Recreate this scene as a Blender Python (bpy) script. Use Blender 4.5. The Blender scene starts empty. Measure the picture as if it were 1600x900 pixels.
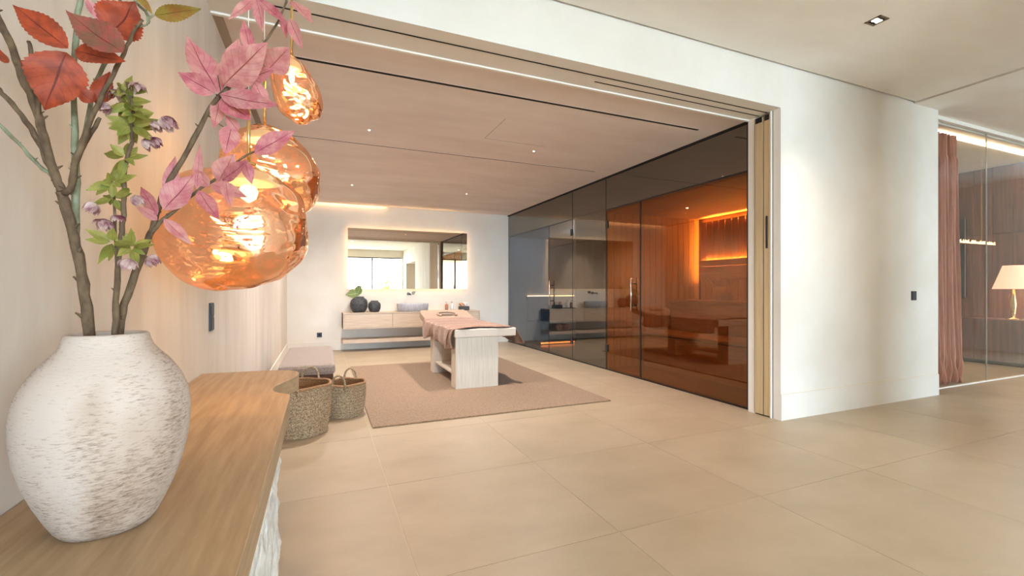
import bpy, math, random
from mathutils import Vector, Matrix
random.seed(7)
S = bpy.context.scene
COL = S.collection
pi = math.pi
# ---------------------------------------------------------------- camera, sky, exposure
F = 704.0; HZ = 451.5; YAW = math.radians(22.87); CH = 1.2
cd = bpy.data.cameras.new('camera'); cam = bpy.data.objects.new('camera', cd); COL.objects.link(cam)
cd.sensor_width = 36; cd.lens = 36 * F / 1600; cd.shift_y = (HZ - 450) / 1600; cd.clip_start = .03
cam.location = (0, 0, CH); cam.rotation_euler = (pi / 2, 0, -YAW)
S.camera = cam
S.view_settings.view_transform = 'Standard'; S.view_settings.look = 'None'
S.view_settings.gamma = 1; S.view_settings.use_curve_mapping = False
S.view_settings.exposure = 0.68
w = bpy.data.worlds.new('sky'); S.world = w; w.use_nodes = True
bg = w.node_tree.nodes['Background']
bg.inputs[0].default_value = (.62, .82, 1, 1); bg.inputs[1].default_value = 21.0
S.cycles.max_bounces = 10; S.cycles.transparent_max_bounces = 16; S.cycles.glossy_bounces = 6
S.cycles.diffuse_bounces = 5; S.cycles.sample_clamp_indirect = 6.0; S.cycles.caustics_reflective = False

def light(name, kind, loc, energy, color=(1, 1, 1), size=.1, sy=None, rot=(0, 0, 0), spot=None, portal=False, blend=.6):
    d = bpy.data.lights.new(name, kind); o = bpy.data.objects.new(name, d); COL.objects.link(o)
    o.location = loc; o.rotation_euler = rot; d.color = color
    if kind == 'AREA':
        d.size = size
        if sy: d.shape = 'RECTANGLE'; d.size_y = sy
        if portal: d.cycles.is_portal = True
    else: d.shadow_soft_size = size
    d.energy = energy
    if spot: d.spot_size = spot; d.spot_blend = blend
    return o
# portals in the glazed openings behind the camera: they guide the sky's light in
light('window_portal', 'AREA', (1.7, -5.62, 1.45), 1, size=4.6, sy=2.85, rot=(pi / 2, 0, 0), portal=True)
light('window_portal', 'AREA', (7.8, -5.62, 1.45), 1, size=3.0, sy=2.85, rot=(pi / 2, 0, 0), portal=True)
# ---------------------------------------------------------------- material helpers
def newmat(name):
    m = bpy.data.materials.new(name); m.use_nodes = True
    nt = m.node_tree
    return m, nt, nt.nodes['Principled BSDF'], nt.nodes.new, nt.links.new
def mat(name, c1, c2=None, scale=5, rough=.5, bump=0, stretch=(1, 1, 1), metal=0, detail=5, spec=.5, bscale=None, lo=.35, hi=.65, coat=0, sheen=0, rand=0, dist=.001):
    m, nt, P, N, L = newmat(name)
    P.inputs['Base Color'].default_value = (*c1, 1); P.inputs['Roughness'].default_value = rough
    P.inputs['Metallic'].default_value = metal; P.inputs['Specular IOR Level'].default_value = spec
    P.inputs['Coat Weight'].default_value = coat; P.inputs['Sheen Weight'].default_value = sheen
    if c2 or bump:
        tc = N('ShaderNodeTexCoord'); mp = N('ShaderNodeMapping'); mp.inputs['Scale'].default_value = stretch
        L(tc.outputs['Object'], mp.inputs['Vector'])
        vec = mp.outputs['Vector']
        if rand:
            oi = N('ShaderNodeObjectInfo'); va = N('ShaderNodeVectorMath'); va.operation = 'SCALE'
            cx = N('ShaderNodeCombineXYZ'); L(oi.outputs['Random'], cx.inputs[0]); L(oi.outputs['Random'], cx.inputs[1])
            L(cx.outputs[0], va.inputs[0]); va.inputs['Scale'].default_value = 37
            ad = N('ShaderNodeVectorMath'); L(vec, ad.inputs[0]); L(va.outputs[0], ad.inputs[1]); vec = ad.outputs[0]
        n = N('ShaderNodeTexNoise'); n.inputs['Scale'].default_value = scale; n.inputs['Detail'].default_value = detail
        n.inputs['Roughness'].default_value = .6
        L(vec, n.inputs['Vector'])
        if c2:
            r = N('ShaderNodeValToRGB'); r.color_ramp.elements[0].position = lo; r.color_ramp.elements[1].position = hi
            r.color_ramp.elements[0].color = (*c1, 1); r.color_ramp.elements[1].color = (*c2, 1)
            L(n.outputs['Fac'], r.inputs['Fac']); out = r.outputs['Color']
            if rand:
                hs = N('ShaderNodeHueSaturation'); mr = N('ShaderNodeMapRange')
                mr.inputs['To Min'].default_value = 1 - rand * .5; mr.inputs['To Max'].default_value = 1 + rand * .5
                L(oi.outputs['Random'], mr.inputs['Value']); L(mr.outputs[0], hs.inputs['Value']); L(out, hs.inputs['Color']); out = hs.outputs[0]
            L(out, P.inputs['Base Color'])
        if bump:
            n2 = n
            if bscale:
                n2 = N('ShaderNodeTexNoise'); n2.inputs['Scale'].default_value = bscale; n2.inputs['Detail'].default_value = 4; L(vec, n2.inputs['Vector'])
            b = N('ShaderNodeBump'); b.inputs['Strength'].default_value = bump; b.inputs['Distance'].default_value = dist
            L(n2.outputs['Fac'], b.inputs['Height']); L(b.outputs[0], P.inputs['Normal'])
    return m
def emit(name, c, s):
    m, nt, P, N, L = newmat(name)
    P.inputs['Base Color'].default_value = (*c, 1); P.inputs['Emission Color'].default_value = (*c, 1)
    P.inputs['Emission Strength'].default_value = s
    return m
def glassmat(name, tint, add=.08, ior=1.5, gloss=(1, 1, 1), rough=0.0, mul=.9):
    m, nt, P, N, L = newmat(name); nt.nodes.remove(P)
    out = nt.nodes['Material Output']; t = N('ShaderNodeBsdfTransparent'); t.inputs[0].default_value = (*tint, 1)
    g = N('ShaderNodeBsdfGlossy'); g.inputs['Roughness'].default_value = rough; g.inputs['Color'].default_value = (*gloss, 1)
    fr = N('ShaderNodeLayerWeight'); fr.inputs['Blend'].default_value = .5
    pw = N('ShaderNodeMath'); pw.operation = 'POWER'; L(fr.outputs['Facing'], pw.inputs[0]); pw.inputs[1].default_value = 5
    ma = N('ShaderNodeMath'); ma.operation = 'MULTIPLY_ADD'; ma.use_clamp = True; ma.inputs[1].default_value = mul; ma.inputs[2].default_value = add + .035
    L(pw.outputs[0], ma.inputs[0]); mx = N('ShaderNodeMixShader'); L(ma.outputs[0], mx.inputs[0]); L(t.outputs[0], mx.inputs[1]); L(g.outputs[0], mx.inputs[2])
    L(mx.outputs[0], out.inputs[0])
    return m
def leafmat(name, c1, c2, vein, rough=.55, trans=.35):
    m, nt, P, N, L = newmat(name)
    uv = N('ShaderNodeUVMap'); uv.uv_map = 'uv'; sx = N('ShaderNodeSeparateXYZ'); L(uv.outputs[0], sx.inputs[0])
    def M(op, a, b=None, c=None):
        n = N('ShaderNodeMath'); n.operation = op
        for i, x in enumerate((a, b, c)):
            if x is None: continue
            if isinstance(x, (int, float)): n.inputs[i].default_value = x
            else: L(x, n.inputs[i])
        return n.outputs[0]
    a = M('ABSOLUTE', M('SUBTRACT', sx.outputs[1], .5))
    mid = M('LESS_THAN', a, .02)
    side = M('LESS_THAN', M('FRACT', M('MULTIPLY', M('SUBTRACT', sx.outputs[0], M('MULTIPLY', a, .55)), 8)), .1)
    v = M('MAXIMUM', mid, M('MULTIPLY', side, .35))
    tc = N('ShaderNodeTexCoord'); n = N('ShaderNodeTexNoise'); n.inputs['Scale'].default_value = 45; n.inputs['Detail'].default_value = 4
    L(tc.outputs['Object'], n.inputs['Vector'])
    r = N('ShaderNodeValToRGB'); r.color_ramp.elements[0].position = .36; r.color_ramp.elements[1].position = .64
    r.color_ramp.elements[0].color = (*c1, 1); r.color_ramp.elements[1].color = (*c2, 1); L(n.outputs['Fac'], r.inputs['Fac'])
    mx = N('ShaderNodeMix'); mx.data_type = 'RGBA'; L(v, mx.inputs[0]); L(r.outputs[0], mx.inputs[6]); mx.inputs[7].default_value = (*vein, 1)
    L(mx.outputs[2], P.inputs['Base Color']); P.inputs['Roughness'].default_value = rough
    b = N('ShaderNodeBump'); b.inputs['Strength'].default_value = .6; b.inputs['Distance'].default_value = .001; b.invert = True
    L(v, b.inputs['Height']); L(b.outputs[0], P.inputs['Normal'])
    t = N('ShaderNodeBsdfTranslucent'); L(mx.outputs[2], t.inputs[0]); ms = N('ShaderNodeMixShader'); ms.inputs[0].default_value = trans
    L(P.outputs[0], ms.inputs[1]); L(t.outputs[0], ms.inputs[2]); L(ms.outputs[0], nt.nodes['Material Output'].inputs[0])
    return m
def hexc(h):
    v = [int(h[i:i + 2], 16) / 255 for i in (0, 2, 4)]
    return tuple(x / 12.92 if x <= .04045 else ((x + .055) / 1.055) ** 2.4 for x in v)
H = hexc
# ---------------------------------------------------------------- materials
plaster = mat('lime_plaster', H('e8e4de'), H('e0dad1'), 1.3, .75, .25, bscale=9, dist=.004, spec=.25)
plaster_v = mat('brushed_plaster', H('dfd7ce'), H('d2c8bd'), 1.6, .75, .3, stretch=(3, 3, .5), bscale=10, dist=.004, spec=.25)
plaster_c = mat('ceiling_plaster', H('f2eee8'), H('eae3da'), 1.1, .8, .35, stretch=(.7, 1.6, 1), bscale=5, dist=.006, spec=.2)
plaster_r = mat('bounce_tinted_plaster', H('ebe1dd'), H('e0d4cf'), 1.4, .8, .35, stretch=(.6, 1.7, 1), bscale=6, dist=.006, spec=.2)  # pinkish tone puts the warm bounce from the rug into the colour
tile = mat('limestone_tile', H('b3a28b'), H('a4937b'), 1.6, .42, .05, stretch=(1, 1.6, 1), bscale=40, rand=.05, detail=8, lo=.3, hi=.7, dist=.001)
grout = mat('grout', H('dccfb9'), rough=.8)
oak = mat('pale_oak', H('b19777'), H('9c8263'), 3, .5, .08, stretch=(14, 1.0, 14), bscale=14, detail=7)
oak_v = mat('bleached_oak_upright', H('d9cfc2'), H('c9bcab'), 3, .5, .08, stretch=(22, 22, .9), bscale=18, detail=7)
oak_h = mat('bleached_oak', H('cdbcaa'), H('bda894'), 3, .5, .08, stretch=(1, 14, 14), bscale=18, detail=7)
oak_door = mat('oak_door_edge', H('cdb894'), H('bfa780'), 3, .45, .06, stretch=(18, 18, .6), bscale=14, detail=6)
stone = mat('split_white_stone', H('e9e7e3'), H('c5c1bb'), 14, .85, .8, bscale=60, dist=.004, stretch=(1, 1, .7))
black = mat('black_metal', (.012, .012, .013), rough=.45)
dgrey = mat('anthracite_plastic', H('343a42'), rough=.45)
void = mat('dark_slot', (.006, .006, .006), rough=.9)
chrome = mat('brushed_steel', (.62, .60, .57), rough=.22, metal=1)
gold = mat('brass', (.86, .58, .24), rough=.2, metal=1)
mirror_m = mat('mirror_silver', (.80, .71, .60), rough=.004, metal=1)
white = mat('white_edge', H('efece6'), rough=.5)
rugm = mat('sisal_rug', H('967a60'), H('7a6048'), 55, .95, .9, bscale=120, dist=.004, detail=3, sheen=.2)
fabric = mat('boucle_fabric', H('a3948a'), H('77675e'), 140, .95, .9, bscale=170, dist=.003, detail=2, sheen=.3)
dwood = mat('dark_wood', H('5a3522'), H('43261a'), 4, .55, .1, stretch=(1, 8, 8))
weave = mat('seagrass', H('c0a888'), H('6b5138'), 95, .85, .9, bscale=160, dist=.003, detail=3, lo=.38, hi=.62, stretch=(1, 1, 1.6))
weave_r = mat('seagrass_rim', H('b18a62'), H('7a5333'), 120, .85, .8, bscale=160, dist=.002, detail=3)
leather = mat('taupe_vinyl', H('a08977'), rough=.45, bump=.1, scale=90)
leather_w = mat('cream_vinyl', H('d2c5b7'), rough=.45, bump=.1, scale=90)
towelm = mat('brown_terry_towel', H('ab826a'), H('6f4d3a'), 70, 1, 1, bscale=160, dist=.004, detail=3, sheen=.4)
ceram = mat('charcoal_ceramic', H('4d5054'), H('2f3236'), 22, .6, .3, bscale=60, dist=.002)
basinm = mat('grey_stone_basin', H('c6c8d2'), H('b0b4c0'), 18, .5, .15)
vase_m = None
saunaw = mat('sauna_cedar', H('b98862'), H('a5734c'), 3, .55, .1, stretch=(16, 16, .8), detail=6, rand=.16)
saunah = mat('sauna_bench_cedar', H('b07d55'), H('9a6943'), 3, .55, .1, stretch=(12, 1, 12), detail=6, rand=.12)
saunaf = mat('sauna_floor_slat', H('8a5a3c'), H('6f432b'), 3, .5, .1, stretch=(12, 1, 12), detail=6, rand=.1)
steamw = mat('grey_blue_tile', H('7c8590'), H('6d7580'), 2, .4, .03)
darkwall = mat('dark_olive_plaster', H('3d382c'), H('2f2b21'), 3, .7, .2)
walnut = mat('walnut_panel', H('7a4c31'), H('54331f'), 2.2, .4, .06, stretch=(9, 9, .5), detail=8, rand=.1)
glass_s = glassmat('smoked_glass', (.60, .565, .51), .14, 1.5, (.95, .93, .90))
glass_b = glassmat('bronze_glass', (.74, .60, .42), .06, 1.5, (.9, .68, .52))
glass_g = glassmat('grey_glass', (.66, .67, .68), .06, 1.5, (.92, .92, .93))
glass_c = glassmat('clear_glass', (.97, .97, .96), -.030, 1.5, mul=.5)
led_w = emit('warm_led', (1, .62, .28), 9)
led_p = emit('warm_white_led', (1, .83, .58), 10)
led_o = emit('amber_led', (1, .58, .13), 90)
led_r = emit('orange_red_led', (1, .25, .05), 4)
bulb_m = emit('lamp_bulb', (1, .66, .30), 9)
plate_m = emit('lamp_diffuser', (1, .80, .46), .9)
spot_m = emit('downlight_lens', (1, .88, .70), 14)
# ---------------------------------------------------------------- geometry helpers
ORG = {}
def tag(o, label=None, cat=None, group=None, kind=None):
    for k, x in (('label', label), ('category', cat), ('group', group), ('kind', kind)):
        if x: o[k] = x
    return o
def thing(name, label, cat, loc=(0, 0, 0), group=None):
    o = bpy.data.objects.new(name, None); COL.objects.link(o); o.location = loc; o.empty_display_size = .1
    ORG[o.name] = Vector(loc); return tag(o, label, cat, group)
class MB:
    def __init__(s): s.v = []; s.f = []; s.uv = []; s.sm = []
    def face(s, idx, smooth=False): s.f.append(idx); s.sm.append(smooth)
    def box(s, x0, x1, y0, y1, z0, z1):
        b = len(s.v); s.v += [(x, y, z) for z in (z0, z1) for y in (y0, y1) for x in (x0, x1)]
        for q in ((0, 2, 3, 1), (4, 5, 7, 6), (0, 1, 5, 4), (2, 6, 7, 3), (0, 4, 6, 2), (1, 3, 7, 5)): s.face([b + i for i in q])
        return s
    def prism(s, pts, z0, z1, smooth=False):
        b = len(s.v); n = len(pts); s.v += [(x, y, z0) for x, y in pts] + [(x, y, z1) for x, y in pts]
        s.face([b + i for i in range(n)][::-1]); s.face([b + n + i for i in range(n)])
        for i in range(n): s.face([b + i, b + (i + 1) % n, b + n + (i + 1) % n, b + n + i], smooth)
        return s
    def tube(s, pts, r, seg=10, cap=True):
        pts = [Vector(p) for p in pts]; n = len(pts); b = len(s.v)
        rs = r if isinstance(r, (list, tuple)) else [r] * n
        ref = Vector((0, 0, 1)) if abs((pts[-1] - pts[0]).normalized().z) < .9 else Vector((1, 0, 0))
        for i, p in enumerate(pts):
            t = (pts[min(i + 1, n - 1)] - pts[max(i - 1, 0)]).normalized()
            a = t.cross(ref).normalized(); c = t.cross(a).normalized(); ref2 = c.cross(t)
            for k in range(seg):
                th = 2 * pi * k / seg; s.v.append(tuple(p + (a * math.cos(th) + c * math.sin(th)) * rs[i]))
        for i in range(n - 1):
            for k in range(seg):
                s.face([b + i * seg + k, b + i * seg + (k + 1) % seg, b + (i + 1) * seg + (k + 1) % seg, b + (i + 1) * seg + k], True)
        if cap: s.face([b + k for k in range(seg)][::-1]); s.face([b + (n - 1) * seg + k for k in range(seg)])
        return s
    def lathe(s, prof, c, seg=48, sx=1, sy=1, fn=None, close=True):
        b = len(s.v); n = len(prof)
        for j, (r, z) in enumerate(prof):
            for k in range(seg):
                th = 2 * pi * k / seg; rr = fn(r, z, th, j) if fn else r
                s.v.append((c[0] + rr * math.cos(th) * sx, c[1] + rr * math.sin(th) * sy, c[2] + z))
        for j in range(n - 1):
            for k in range(seg):
                s.face([b + j * seg + k, b + j * seg + (k + 1) % seg, b + (j + 1) * seg + (k + 1) % seg, b + (j + 1) * seg + k], True)
        if close: s.face([b + k for k in range(seg)][::-1]); s.face([b + (n - 1) * seg + k for k in range(seg)])
        return s
    def grid(s, fn, nu, nv, uvs=False):
        b = len(s.v)
        for i in range(nu + 1):
            for j in range(nv + 1): s.v.append(tuple(fn(i / nu, j / nv))); s.uv.append((i / nu, j / nv))
        for i in range(nu):
            for j in range(nv):
                a = b + i * (nv + 1) + j; s.face([a, a + nv + 1, a + nv + 2, a + 1], True)
        return s
    def build(s, name, m, parent=None, loc=None, bevel=0, kind=None, mods=None):
        o0 = ORG[parent.name] if parent else (Vector(loc) if loc is not None else Vector((0, 0, 0)))
        me = bpy.data.meshes.new(name); me.from_pydata([tuple(Vector(p) - o0) for p in s.v], [], s.f)
        me.materials.append(m); me.polygons.foreach_set('use_smooth', s.sm)
        if len(s.uv) == len(s.v):
            u = me.uv_layers.new(name='uv'); d = []
            for lp in me.loops: d += s.uv[lp.vertex_index]
            u.data.foreach_set('uv', d)
        me.update(); o = bpy.data.objects.new(name, me); COL.objects.link(o)
        if parent: o.parent = parent; ORG[o.name] = o0
        else: o.location = o0; ORG[o.name] = o0
        if bevel:
            bm = o.modifiers.new('bevel', 'BEVEL'); bm.width = bevel; bm.segments = 2; bm.limit_method = 'ANGLE'; bm.angle_limit = math.radians(40)
        if kind: o['kind'] = kind
        return o
def box(*a): return MB().box(*a)
def struct(name, mb, m, **k): return mb.build(name, m, kind='structure', **k)
def copy_tree(root, loc, rz=0, label=None, group=None):
    c = root.copy(); COL.objects.link(c); c.location = loc; c.rotation_euler.z = rz; ORG[c.name] = Vector(loc)
    if label: c['label'] = label
    if group: c['group'] = group
    for ch in root.children:
        d = ch.copy(); COL.objects.link(d); d.parent = c
        for g in ch.children:
            e = g.copy(); COL.objects.link(e); e.parent = d
    return c
CY, SY = math.cos(YAW), math.sin(YAW)
def at(u, v, d):            # a point seen at (u, v) in the photograph, d metres along the view axis
    l = (u - 800) / F * d
    return Vector((d * SY + l * CY, d * CY - l * SY, CH - (v - HZ) / F * d))
# ================================================================= STRUCTURE
XL, XG, YB, YO, YS = -.61, 3.91, 9.50, 2.83, 3.17
ZR, ZS, ZC = 2.87, 2.852, 3.24
XR, YW = 12.0, -5.6
fl = struct('floor', box(XL - .2, XR + .3, YW - .2, YB + .2, -.15, -.002), grout)
tiles = {}
P_ = .982; x0s = [.371 + P_ * k for k in range(-2, 13)]; y0s = [1.845 + P_ * k for k in range(-8, 9)]
def floor_tile(xa, xb, ya, yb, m=tile, z=0.0):
    key = (round(xb - xa, 3), round(yb - ya, 3))
    if key in tiles:
        o = bpy.data.objects.new('floor_tile', tiles[key]); COL.objects.link(o)
    else:
        g = .0016; o = box(g, xb - xa - g, g, yb - ya - g, -.0018, 0).build('floor_tile', m); tiles[key] = o.data
    o.parent = fl; o.location = (xa, ya, z)
for xa in x0s:
    for ya in y0s:
        a, b, c, d = max(xa, XL), min(xa + P_, XR), max(ya, YW), min(ya + P_, YB)
        if d > 6.8 and a > 4: continue
        if b - a > .02 and d - c > .02:
            if c >= YO and a >= XG: 
                if a < 6.4 : continue
            if c >= YO and b > XG and a < XG: b = XG
            floor_tile(a, b, c, d)
struct('wall_left', box(XL - .2, XL, YW, YB + .2, 0, 3.5), plaster_v)
struct('wall_back', box(XL - .2, 5.9, YB, YB + .2, 0, 3.1), plaster)
hd = MB(); hd.box(XL, 3.85, YO, YS, ZS, 3.5)
struct('wall_header', hd, plaster)
struct('wall_divider', box(3.85, 6.44, YO, 2.905, 0, 3.5), plaster); struct('wall_divider_rear', box(3.85, 6.44, 3.098, YS, 0, 3.5), plaster)
struct('wall_divider_end', box(6.2, 6.44, 2.905, 3.092, 0, 3.5), plaster); struct('wall_divider_top', box(3.85, 6.2, 2.905, 3.092, ZS, 3.5), plaster)
struct('ceiling', box(XL - .1, 6.2, YS, YB - .06, ZR, 3.1), plaster_r)
struct('ceiling_cove', box(XL - .1, 6.2, YB - .06, YB, ZR + .06, 3.1), plaster_r)
cg = MB(); cg.box(XL + .02, 5.95, YW, YO - .02, ZC, 3.5); cg.box(XL, 6.0, YW, YO, ZC + .03, 3.52)
struct('ceiling_lounge', cg, plaster_c)
struct('ceiling_beam', box(5.97, 6.44, YW, YO, ZC - .012, 3.5), plaster_c)
struct('ceiling_right', box(6.44, XR, YW, 7.5, ZC + .015, 3.5), plaster_c)
struct('baseboard_left', box(XL, XL + .012, 2.95, YB, .0, .165), plaster)
struct('baseboard_back', box(XL + .012, XG - .02, YB - .012, YB, 0, .175), plaster)
bb = MB(); bb.box(3.85, 6.44, YO - .008, YO, 0, .232); struct('baseboard_divider', bb, plaster)
struct('trim_shadow', box(3.85, 6.44, YO - .003, YO, .232, .238), grout)
struct('trim_left', box(XL, XL + .05, YS, YB - .06, ZR - .018, ZR), mat('tan_reveal', H('a08f80'), rough=.7))
struct('trim_soffit', box(XL, 3.85, YS - .012, YS + .012, ZS - .012, ZR), white)
struct('trim_glass_base', box(XG - .012, XG + .02, YS, YB, 0, .010), void)
struct('trim_glass_top', box(XG - .014, XG + .02, YS, YB, ZR - .02, ZR), void)
# right-hand room
wb = struct('wall_walnut', box(10.46, 10.6, 2.9, 7.2, 0, 3.4), dwood)
for i in range(18):
    for (za, zb) in ((.02, 2.12), (2.135, ZC)):
        box(10.44, 10.46, 2.9 + .24 * i + .002, 3.14 + .24 * i - .002, za, zb).build('panel', walnut, wb)
struct('wall_far_right', box(6.2, 10.6, 7.2, 7.4, 0, 3.4), plaster)
struct('wall_curtain_side', box(6.2, 6.44, YS, 7.3, 0, 3.4), plaster)
struct('wall_right', box(XR, XR + .2, YW, 3.1, 0, 3.5), plaster)
# rear: glazed wall, block between the two windows, terrace
rw = MB(); rw.box(XL, XR, YW - .2, YW, 2.86, 3.5); rw.box(3.95, 6.3, YW - .2, YW, 0, 2.86); rw.box(9.3, XR, YW - .2, YW, 0, 2.86)  # solid right end added to cut daylight from the second window
struct('wall_rear', rw, plaster)
bl = MB(); bl.box(4.0, 6.2, -2.2, .9, 0, 3.5); bl.box(4.6, 6.2, -4.6, -2.2, 0, 3.5); bl.box(4.0, 6.2, YW, -4.6, 0, 3.5); bl.box(4.0, 4.6, -4.6, -2.2, 2.5, 3.5)  # front end lengthened out of view to shade the cream wall
struct('wall_block', bl, plaster_v)
tr = MB(); tr.box(-6, 16, -17, YW - .2, -.12, -.02); struct('terrace_floor', tr, mat('terrace_stone', H('cfc5b5'), H('bdb2a0'), 2, .7))
struct('terrace_soffit', box(-2, 14, -9.4, YW - .2, 2.9, 3.1), plaster_c)
for n, (xa, xb) in enumerate(((XL, 3.95), (6.3, 9.3))):
    f = MB(); f.box(xa, xb, YW - .16, YW - .08, 0, .05); f.box(xa, xb, YW - .16, YW - .08, 2.81, 2.86)
    wn = struct('window_%d' % (n + 1), f, black)
    k = 3; wd = (xb - xa) / k
    for i in range(k):
        box(xa + i * wd + .03, xa + (i + 1) * wd - .03, YW - .125, YW - .117, .05, 2.81).build('pane', glass_c, wn)
        box(xa + i * wd - .03, xa + i * wd + .03, YW - .15, YW - .09, .05, 2.81).build('mullion', black, wn)
# ================================================================= SLIDING DOORS
def sliding_door(y0, y1, label, grip):
    t = thing('sliding_door', label, 'door', (3.84, (y0 + y1) / 2, 0), 'oak pocket doors in the opening')
    box(3.842, 6.15, y0, y1, .012, ZS - .02).build('panel', oak_door, t, bevel=.002)
    box(3.8425, 3.9, y1 + .001, y1 + .003, .012, ZS - .02).build('seal', void, t)
    if grip:
        m = MB(); m.box(3.834, 3.843, y0 + .022, y0 + .042, 1.58, 1.885)
        m.build('handle', black, t, bevel=.006)
    box(3.838, 3.846, y0 + .01, y1 - .01, ZS - .07, ZS - .02).build('top_guide', void, t)
sliding_door(2.930, 2.995, 'front oak pocket door edge with long black flush handle', True)
sliding_door(3.003, 3.090, 'rear oak pocket door edge without handle, nearer the smoked glass', False)
struct('trim_1', box(3.838, 3.86, 2.914, 2.929, 0, ZS), white)
struct('trim_2', box(3.852, 3.87, 2.905, 2.914, 0, ZS), void)
tk = thing('door_track', 'twin black slots of the sliding door track in the opening soffit', 'track', (1.6, 2.98, ZS))
box(XL + .1, 3.85, 2.955, 2.968, ZS - .002, ZS + .002).build('slot', void, tk)
box(2.0, 3.85, 3.045, 3.057, ZS - .002, ZS + .002).build('slot', void, tk)
# ================================================================= GLASS WALL
GP = [(7.49, YB - .01, 'l'), (6.64, 7.48, 'd1'), (5.66, 6.63, 'c'), (4.87, 5.65, 'd2'), (YS + .06, 4.86, 's')]
gw = thing('glass_partition', 'floor-to-ceiling smoked glass wall between treatment room and sauna', 'glass wall', (XG, 6.3, 0))
ZD = 2.375
def pane(y0, y1, z0, z1, m, name='pane', p=gw): return box(XG, XG + .008, y0, y1, z0, z1).build(name, m, p)
pane(7.492, YB - .01, .01, ZD, glass_g); pane(5.662, 6.632, .01, ZR - .02, glass_s); pane(YS, 4.862, .01, ZD, glass_b)
pane(6.636, YB - .01, ZD + .004, ZR - .02, glass_s); pane(YS, 5.658, ZD + .004, ZR - .02, glass_s)
box(XG - .006, XG + .016, YS, 5.66, ZD - .006, ZD + .008).build('transom_rail', black, gw)
box(XG - .003, XG + .012, 6.636, 7.49, ZD - .002, ZD + .005).build('transom_rail', black, gw)
box(XG - .006, XG + .016, YS, YS + .06, .01, ZR - .02).build('end_post', black, gw)
box(XG - .004, XG + .014, 4.862, 4.878, .01, ZD).build('post', black, gw)
box(XG - .002, XG + .010, 5.656, 5.662, .01, ZR - .02).build('post', black, gw)
box(XG - .002, XG + .010, 6.632, 6.637, .01, ZR - .02).build('post', black, gw)
box(XG - .002, XG + .010, 7.486, 7.492, .01, ZD).build('post', black, gw)
def gdoor(y0, y1, m, label, hs):
    t = thing('glass_door', label, 'glass door', (XG, (y0 + y1) / 2, 0), 'glass doors of sauna and steam room')
    box(XG, XG + .008, y0, y1, .015, ZD - .01).build('pane', m, t)
    yh = y1 - .05 if hs == 'hi' else y0 + .05; yy = y0 + .09 if hs == 'hi' else y1 - .09
    ho, po = (y0, y1) 
    yp = y1 - .10 if hs == 'far' else y0 + .12; yhng = y0 + .02 if hs == 'far' else y1 - .02
    for sx in (-1, 1):
        h = MB(); xx = XG + .004 + sx * .05
        h.tube([(xx, yp, .90), (xx, yp, 1.35)], .011, 12); hd = h.build('handle', chrome, t)
        for z in (.98, 1.27): MB().tube([(XG + .004, yp, z), (xx, yp, z)], .008, 8).build('handle_mount', black, hd)
    for z in (.32, 2.16): box(XG - .012, XG + .02, yhng - .025, yhng + .03, z - .055, z + .055).build('hinge', black, t, bevel=.003)
    return t
gdoor(6.64, 7.483, glass_s, 'smaller-looking far smoked glass door of the steam room', 'far')
gdoor(4.885, 5.652, glass_b, 'bronze glass sauna door with tubular steel handle, nearer of two', 'near')
# ---- rooms behind the glass
sw = struct('wall_sauna_end', box(XG + .03, 5.85, 5.68, 5.76, 0, ZD), dwood)
for i in range(16): box(XG + .04 + .1125 * i, XG + .04 + .1125 * i + .105, 5.662, 5.68, 0, ZD - .03).build('plank', saunaw, sw)
sb = struct('wall_sauna_side', box(5.74, 5.85, YS, 5.68, 0, ZD), dwood)
for i in range(20): box(5.68, 5.70, YS + .12 * i, YS + .12 * i + .112, 0, ZD - .10).build('plank', saunaw, sb)
struct('ceiling_sauna', box(XG + .03, 5.85, YS, 5.76, ZD - .03, ZD), saunah)
struct('wall_sauna_near', box(XG + .03, 5.85, YS - .0, YS + .02, 0, ZD), saunaw)
df = struct('floor_sauna', box(XG + .03, 5.85, YS, 5.76, -.004, .004), dwood)
for i in range(9): box(XG + .05 + .105 * i, XG + .05 + .105 * i + .098, YS + .03, 5.65, .004, .02).build('slat', saunaf, df)
def strip(name, lab, x0, x1, y0, y1, z0, z1, m, cat='light strip'):
    o = box(x0, x1, y0, y1, z0, z1).build(name, m, loc=((x0 + x1) / 2, (y0 + y1) / 2, z0)); return tag(o, lab, cat)
strip('light_strip', 'amber light strip glowing above the sauna backrest', 5.655, 5.67, YS + .1, 5.5, 1.625, 1.64, led_o)
strip('light_strip', 'amber light strip hidden along the sauna ceiling edge', 5.722, 5.735, YS + .1, 5.55, ZD - .13, ZD - .115, emit('amber_led_soft', (1, .60, .14), 280))
strip('light_strip', 'upright amber light strip in the sauna corner', 5.705, 5.725, 5.555, 5.565, 1.35, ZD - .12, emit('amber_led_corner', (1, .58, .12), 50))
light('sauna_lamp', 'SPOT', (4.75, 4.9, ZD - .05), 22, (1, .62, .34), .03, spot=math.radians(150), blend=.8)
t = thing('downlight', 'tiny downlight in the sauna ceiling', 'downlight', (4.75, 4.9, ZD - .03))
MB().tube([(4.75, 4.9, ZD - .036), (4.75, 4.9, ZD - .03)], .015, 16).build('lens', spot_m, t)
br = thing('sauna_headboard', 'headboard of three wide cedar boards below the amber strip', 'headboard', (5.66, 4.4, 1.34))
for i in range(3): box(5.60, 5.64, YS + .05, 5.50, 1.35 + .103 * i, 1.35 + .103 * i + .096).build('board', saunah, br, bevel=.004)
bench = thing('sauna_bench', 'two-tier cedar sauna bench with a bucket on its upper seat', 'bench', (5.2, 4.4, 0))
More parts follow.
